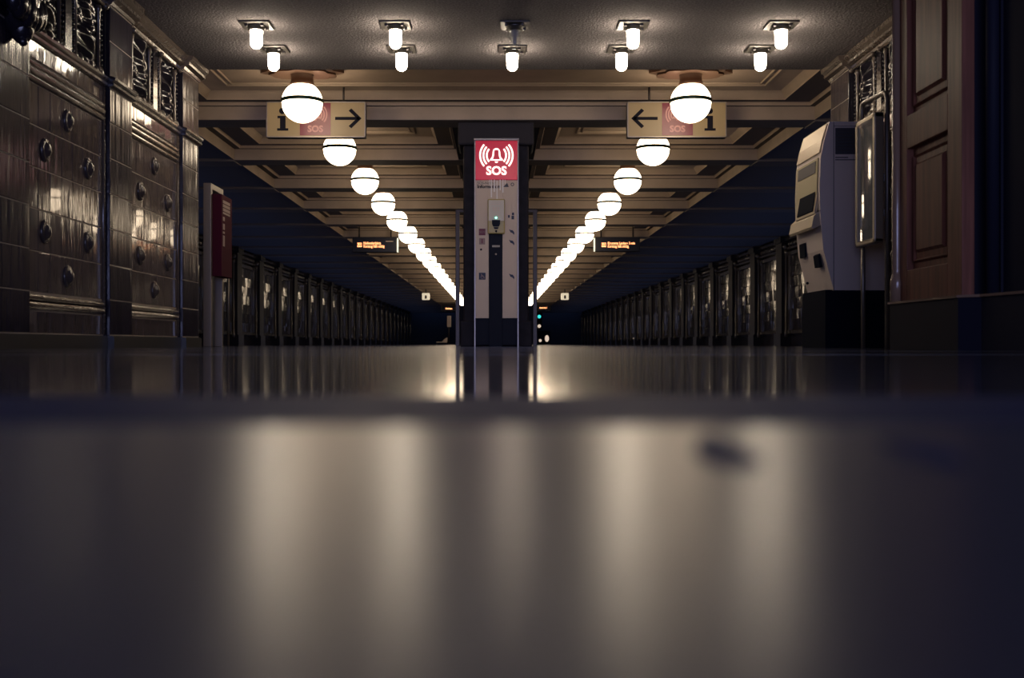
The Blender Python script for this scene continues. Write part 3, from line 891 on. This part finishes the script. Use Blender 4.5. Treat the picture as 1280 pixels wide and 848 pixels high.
# lights at the far end of the right platform
d = 86; g = 1422.2 / d
X = lambda x: (x - 620) / g
Z = lambda y: (430.3 - y) / g + CAM_Z
t = thing('track_signal', 'slim signal post with a teal light at the far end of the right platform', 'signal', (X(674), d, 0))
MB().bbox(-0.06, 0.06, 0.0, 0.12, 0, Z(392), 0.02).build('post', 'steel_dark', t)
MB().bbox(-0.22, 0.22, -0.12, 0.0, Z(412), Z(391), 0.03).build('signal_head', 'machine_black', t)
MB().lathe([(0.13, 0), (0.10, 0.04), (0.02, 0.06)], (0, -0.12, Z(396)), 16, 'y').build('teal_light', 'teal_lens', t)
MB().lathe([(0.13, 0), (0.10, 0.04), (0.02, 0.06)], (0, -0.12, Z(408)), 16, 'y').build('pale_light', 'warm_lens', t)
t = thing('floor_lamp', 'two low pale lamps on a dark cabinet at the far right platform end', 'lamp', (X(679), d - 1.5, 0))
MB().bbox(-0.45, 0.45, 0.0, 0.4, 0, Z(414), 0.03).build('cabinet', 'machine_black', t)
MB().sphere((X(674.3) - X(679), -0.02, Z(426)), 0.11, 12, sy=0.4).build('small_lens', 'warm_lens', t)
MB().sphere((X(682.5) - X(679), -0.02, Z(423.5)), 0.15, 14, sz=1.7, sy=0.4).build('large_lens', 'warm_lens', t)
d = 66; g = 1422.2 / d
t = thing('notice_post', 'grey notice plate on a thin post far down the left platform beside the central pillar', 'notice', (X(561), d, 0))
MB().bbox(-0.10, 0.13, -0.03, 0.03, Z(409), Z(395), 0.02).build('notice_plate', 'machine_grey', t)
MB().tube([(0, 0.03, 0), (0, 0.03, Z(396))], 0.03, 8).build('post', 'steel_dark', t)
t = thing('platform_bench', 'low grey bench far down the left platform near the central pillar', 'bench', (X(554), d - 2, 0))
MB().bbox(-0.30, 0.30, -0.2, 0.2, 0.10, 0.16, 0.02).build('seat', 'machine_grey', t)
MB().bbox(-0.28, -0.24, -0.15, 0.15, 0, 0.10, 0.01).build('leg', 'steel_dark', t)
MB().bbox(0.24, 0.28, -0.15, 0.15, 0, 0.10, 0.01).build('leg', 'steel_dark', t)
MB().add([(0.0, 0.16, 0.16), (0.32, 0.16, 0.16), (0.32, 0.16, 0.42), (0.15, 0.16, 0.30), (0.0, 0.20, 0.16), (0.32, 0.20, 0.16), (0.32, 0.20, 0.42), (0.15, 0.20, 0.30)],
         [(0, 1, 2, 3), (4, 7, 6, 5), (0, 4, 5, 1), (1, 5, 6, 2), (2, 6, 7, 3), (3, 7, 4, 0)]).build('backrest', 'machine_grey', t)

# ================================================================ LEFT: steel frame with red panel
t = thing('steel_stand', 'grey steel stand holding a narrow dark red lettered panel, beyond the left tiled wall', 'stand', (-2.92, 11.5, 0))
MB().bbox(-0.04, 0.04, 0, 0.06, 0, 1.66, 0.005).build('post', 'steel', t)
MB().bbox(-0.04, 0.04, 0.46, 0.52, 0, 1.66, 0.005).build('post', 'steel', t)
MB().bbox(-0.04, 0.04, 0.06, 0.46, 1.60, 1.66, 0.005).build('top_bar', 'steel', t)
MB().tube([(0, 0.06, 1.52), (0, 0.46, 1.52)], 0.012, 8).build('support_bar', 'steel', t)
rp = MB().bbox(0.035, 0.135, 0.05, 0.50, 0.72, 1.555, 0.006).build('red_panel', 'panel_red', t)
lt = MB()
for i, (z0, z1) in enumerate([(1.50, 1.47), (1.46, 1.43), (1.42, 1.39), (1.38, 1.36), (1.33, 1.29), (1.26, 1.20), (1.18, 1.16), (1.14, 1.03)]):
    wv = 0.30 if i < 4 else 0.07
    lt.box(0.135, 0.1385, 0.10, 0.10 + wv, z1, z0)
lt.build('printed_text', 'print_pink', rp)
t = thing('barrier_pole', 'thin dark pole with a short top arm standing behind the red panel stand', 'pole', (X(285.5) if False else -4.0, 17.0, 0))
MB().tube([(0, 0, 0), (0, 0, 1.40)], 0.018, 8).tube([(-0.09, 0, 1.415), (0.02, 0, 1.40)], 0.014, 8).build('pole', 'steel', t)

# ================================================================ RIGHT: ticket machine
g = 158.0
X = lambda x: (x - 620) / g
Z = lambda y: (430.3 - y) / g + CAM_Z
tm = thing('ticket_machine', 'tall grey ticket machine with slanted silver front on a black base', 'ticket machine', (0, 9.0, 0))
side = [(1108, 152), (1037, 152), (1030, 176), (1026, 197), (1024.5, 235), (1025.5, 270), (1029, 312), (1042, 363), (1108, 363)]
MB().prism([(X(a), Z(b)) for a, b in side], 0, 0.74, 'xz').build('body', 'machine_grey', tm)
MB().box(X(1033), X(1108), 0.03, 0.71, 0, Z(363) + 0.005).build('base', 'machine_black', tm)
sm_ = MB().box(X(1041.7), X(1042.5), -0.0015, 0.004, Z(363), Z(152.5)).box(X(1042), X(1108), -0.0015, 0.004, Z(158.2), Z(157.6))
sm_.build('panel_seam', 'machine_print', tm)
MB().box(X(1044), X(1075), -0.002, 0.0, Z(193), Z(160)).build('printed_notice', 'machine_print', tm)
nl = MB()
for i in range(7):
    z0 = 163.5 + i * 4
    nl.box(X(1047), X(1047 + random.uniform(16, 25)), -0.0035, -0.001, Z(z0 + 1.0), Z(z0))
nl.build('notice_lines', 'steel_dark', tm)
t2 = MB().box(X(1044), X(1060), -0.0018, 0, Z(197.6), Z(196.4)).box(X(1044), X(1075), -0.0018, 0, Z(200.5), Z(199.3))
t2.build('printed_text', 'machine_print', tm)
def on_front(mb, pts_a, y0, y1, th):
    """slab that follows the front profile between the given (pixel) points"""
    for (a, b) in zip(pts_a[:-1], pts_a[1:]):
        p, q = Vector((X(a[0]), Z(a[1]))), Vector((X(b[0]), Z(b[1])))
        n_ = (q - p).normalized(); n_ = Vector((n_[1], -n_[0]))
        if n_[0] > 0: n_ = -n_
        mb.prism([(p[0], p[1]), (q[0], q[1]), (q[0] + n_[0] * th, q[1] + n_[1] * th), (p[0] + n_[0] * th, p[1] + n_[1] * th)], y0, y1, 'xz')
    return mb
on_front(MB(), [(1036.5, 154), (1030.5, 174), (1027, 190)], 0.03, 0.71, 0.012).build('header_panel', 'machine_silver', tm)
on_front(MB(), [(1026, 196), (1025, 215), (1024.5, 236), (1025.2, 262)], 0.05, 0.69, 0.010).build('front_panel', 'machine_yellow', tm)
on_front(MB(), [(1025.9, 199), (1025.2, 214)], 0.10, 0.62, 0.014).build('info_screen', 'machine_print', tm)
MB().prism([(X(1026), Z(224)), (X(1019.5), Z(266)), (X(1022), Z(269)), (X(1028.5), Z(229))], 0.04, 0.60, 'xz').build('screen_bezel', 'machine_silver', tm)
sc = MB().prism([(X(1024.4), Z(229)), (X(1019.0), Z(262)), (X(1021), Z(264)), (X(1027), Z(232))], 0.09, 0.55, 'xz').build('touch_screen', 'machine_black', tm)
shf = MB().prism([(X(1026), Z(262)), (X(1018), Z(270)), (X(1015.5), Z(283)), (X(1017), Z(286)), (X(1027), Z(281))], 0.02, 0.72, 'xz')
shf.build('shelf', 'machine_silver', tm)
MB().prism([(X(1027), Z(297)), (X(1025), Z(298)), (X(1026), Z(316)), (X(1028.5), Z(316))], 0.46, 0.62, 'xz').build('coin_slot', 'machine_black', tm)
MB().prism([(X(1028.5), Z(316)), (X(1026), Z(318)), (X(1028), Z(333)), (X(1032), Z(333))], 0.08, 0.22, 'xz').build('ticket_tray', 'machine_black', tm)
MB().sphere((X(1036), 0.62, Z(349)), 0.012, 10).build('door_lock', 'machine_black', tm)

# glazed timetable case on a bent tube stand
ts = thing('timetable_stand', 'bent steel tube stand carrying a tall glazed notice case, between ticket machine and wooden booth', 'notice stand', (2.80, 8.17, 0))
tbm = MB()
tbm.tube([(0.01, 0, 0), (0.01, 0, 1.80), (0.006, 0.015, 1.835), (0.0, 0.05, 1.845), (-0.03, 0.38, 1.845), (-0.035, 0.41, 1.835), (-0.035, 0.425, 1.80), (-0.035, 0.425, 1.60)], 0.019, 12)
tbm.tube([(-0.035, 0.40, 0), (-0.035, 0.40, 1.0)], 0.017, 12)
tbm.build('tube_frame', 'steel', ts)
cs = MB()
xa, xb = -0.085, -0.012
cs.bbox(xa, xb, 0.00, 0.045, 0.76, 1.70, 0.012).bbox(xa, xb, 0.395, 0.44, 0.76, 1.70, 0.012)
cs.bbox(xa, xb, 0.0, 0.44, 0.76, 0.80, 0.012).bbox(xa, xb, 0.0, 0.44, 1.655, 1.70, 0.012)
cs.box(xb - 0.006, xb, 0.02, 0.42, 0.78, 1.68)
cs.build('case_frame', 'machine_silver', ts)
MB().box(xb - 0.02, xb - 0.014, 0.05, 0.39, 0.80, 1.65).build('notice_sheet', 'poster', ts)
gl = MB()
n = 10
pl_ = [(xa + 0.004 - 0.022 * math.sin(PI * i / n), 0.03 + 0.38 * i / n) for i in range(n + 1)]
gl.prism(pl_ + [(p + 0.003, q) for p, q in pl_][::-1], 0.79, 1.66, 'xy')
gl.build('curved_glass', 'case_glass', ts)
bk = MB().bbox(xb, 0.01, 0.01, 0.05, 1.2, 1.26, 0.004).bbox(xb, 0.0, 0.01, 0.05, 0.95, 1.0, 0.004)
bk.build('bracket', 'steel', ts)

# ================================================================ RIGHT: wooden booth
kb = thing('wooden_booth', 'dark brown panelled wooden booth rising out of the frame at the right edge', 'booth', (0, 0, 0))
XF = 2.17
ya, yb = 5.30, 6.17          # near and far edge of the panelled side
BZ = 0.245
def kbox(mb, x0, x1, y0, y1, z0, z1, c=0.004): return mb.bbox(x0, x1, y0, y1, z0, z1, c)
# base (wraps the whole booth)
bs = MB()
bs.prism([(XF - 0.03, yb + 0.01), (XF - 0.03, ya - 0.03), (XF + 0.04, ya - 0.12), (XF + 0.24, 3.2), (3.12, 3.2), (3.12, yb + 0.01)], 0.0, BZ, 'xy')
bs.build('base', 'wood_dark', kb)
MB().prism([(XF - 0.04, yb + 0.02), (XF - 0.04, ya - 0.035), (XF + 0.03, ya - 0.125), (XF + 0.23, 3.2), (XF + 0.27, 3.2), (XF + 0.07, ya - 0.10), (XF, ya - 0.02), (XF, yb + 0.02)], BZ, BZ + 0.012, 'xy').build('base_ledge', 'wood_edge', kb)
# core
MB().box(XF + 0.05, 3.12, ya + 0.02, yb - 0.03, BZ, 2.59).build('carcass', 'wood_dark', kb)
# panelled side: stiles, rails
st = MB()
kbox(st, XF, XF + 0.06, yb - 0.16, yb - 0.05, BZ, 2.59)
kbox(st, XF, XF + 0.06, ya, ya + 0.17, BZ, 2.59)
kbox(st, XF, XF + 0.06, ya + 0.17, yb - 0.16, BZ, 0.42)
kbox(st, XF, XF + 0.06, ya + 0.17, yb - 0.16, 1.06, 1.235)
kbox(st, XF, XF + 0.06, ya + 0.17, yb - 0.16, 2.42, 2.59)
st.build('side_frame', 'wood', kb)
for z0, z1 in ((0.42, 1.06), (1.235, 2.42)):
    pn = MB()
    y0, y1 = ya + 0.17, yb - 0.16
    R = [(0, 0.035), (0.035, 0.035), (0.045, 0.018), (0.055, 0.030), (0.085, 0.028), (0.10, 0.012)]
    vs, fs = [], []
    for i_, x_ in R:
        vs += [(XF + x_, y0 + i_, z0 + i_), (XF + x_, y1 - i_, z0 + i_), (XF + x_, y1 - i_, z1 - i_), (XF + x_, y0 + i_, z1 - i_)]
    for r in range(len(R) - 1):
        for k in range(4):
            a, c = r * 4 + k, r * 4 + (k + 1) % 4
            fs.append((a, c, c + 4, a + 4))
    n = (len(R) - 1) * 4
    fs.append((n, n + 1, n + 2, n + 3))
    pn.add(vs, fs)
    pn.build('side_panel', 'wood', kb)
# rounded corner post at the far edge, with a foot
cp = MB().lathe([(0.036, BZ + 0.01), (0.036, BZ + 0.12), (0.030, BZ + 0.15), (0.022, BZ + 0.17), (0.026, BZ + 0.19), (0.026, 2.58)], (XF - 0.006, yb - 0.030, 0), 20)
cp.build('corner_post', 'wood_edge', kb)
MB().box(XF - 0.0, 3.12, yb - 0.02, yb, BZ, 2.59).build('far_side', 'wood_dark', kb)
MB().box(XF - 0.012, XF + 0.02, yb + 0.005, yb + 0.03, BZ, 2.59).build('shadow_batten', 'wood_dark', kb)
# recess and the second, set back panel nearer the viewer
MB().box(XF + 0.12, XF + 0.20, ya - 0.14, ya + 0.02, BZ, 2.59).build('recess', 'wood_dark', kb)
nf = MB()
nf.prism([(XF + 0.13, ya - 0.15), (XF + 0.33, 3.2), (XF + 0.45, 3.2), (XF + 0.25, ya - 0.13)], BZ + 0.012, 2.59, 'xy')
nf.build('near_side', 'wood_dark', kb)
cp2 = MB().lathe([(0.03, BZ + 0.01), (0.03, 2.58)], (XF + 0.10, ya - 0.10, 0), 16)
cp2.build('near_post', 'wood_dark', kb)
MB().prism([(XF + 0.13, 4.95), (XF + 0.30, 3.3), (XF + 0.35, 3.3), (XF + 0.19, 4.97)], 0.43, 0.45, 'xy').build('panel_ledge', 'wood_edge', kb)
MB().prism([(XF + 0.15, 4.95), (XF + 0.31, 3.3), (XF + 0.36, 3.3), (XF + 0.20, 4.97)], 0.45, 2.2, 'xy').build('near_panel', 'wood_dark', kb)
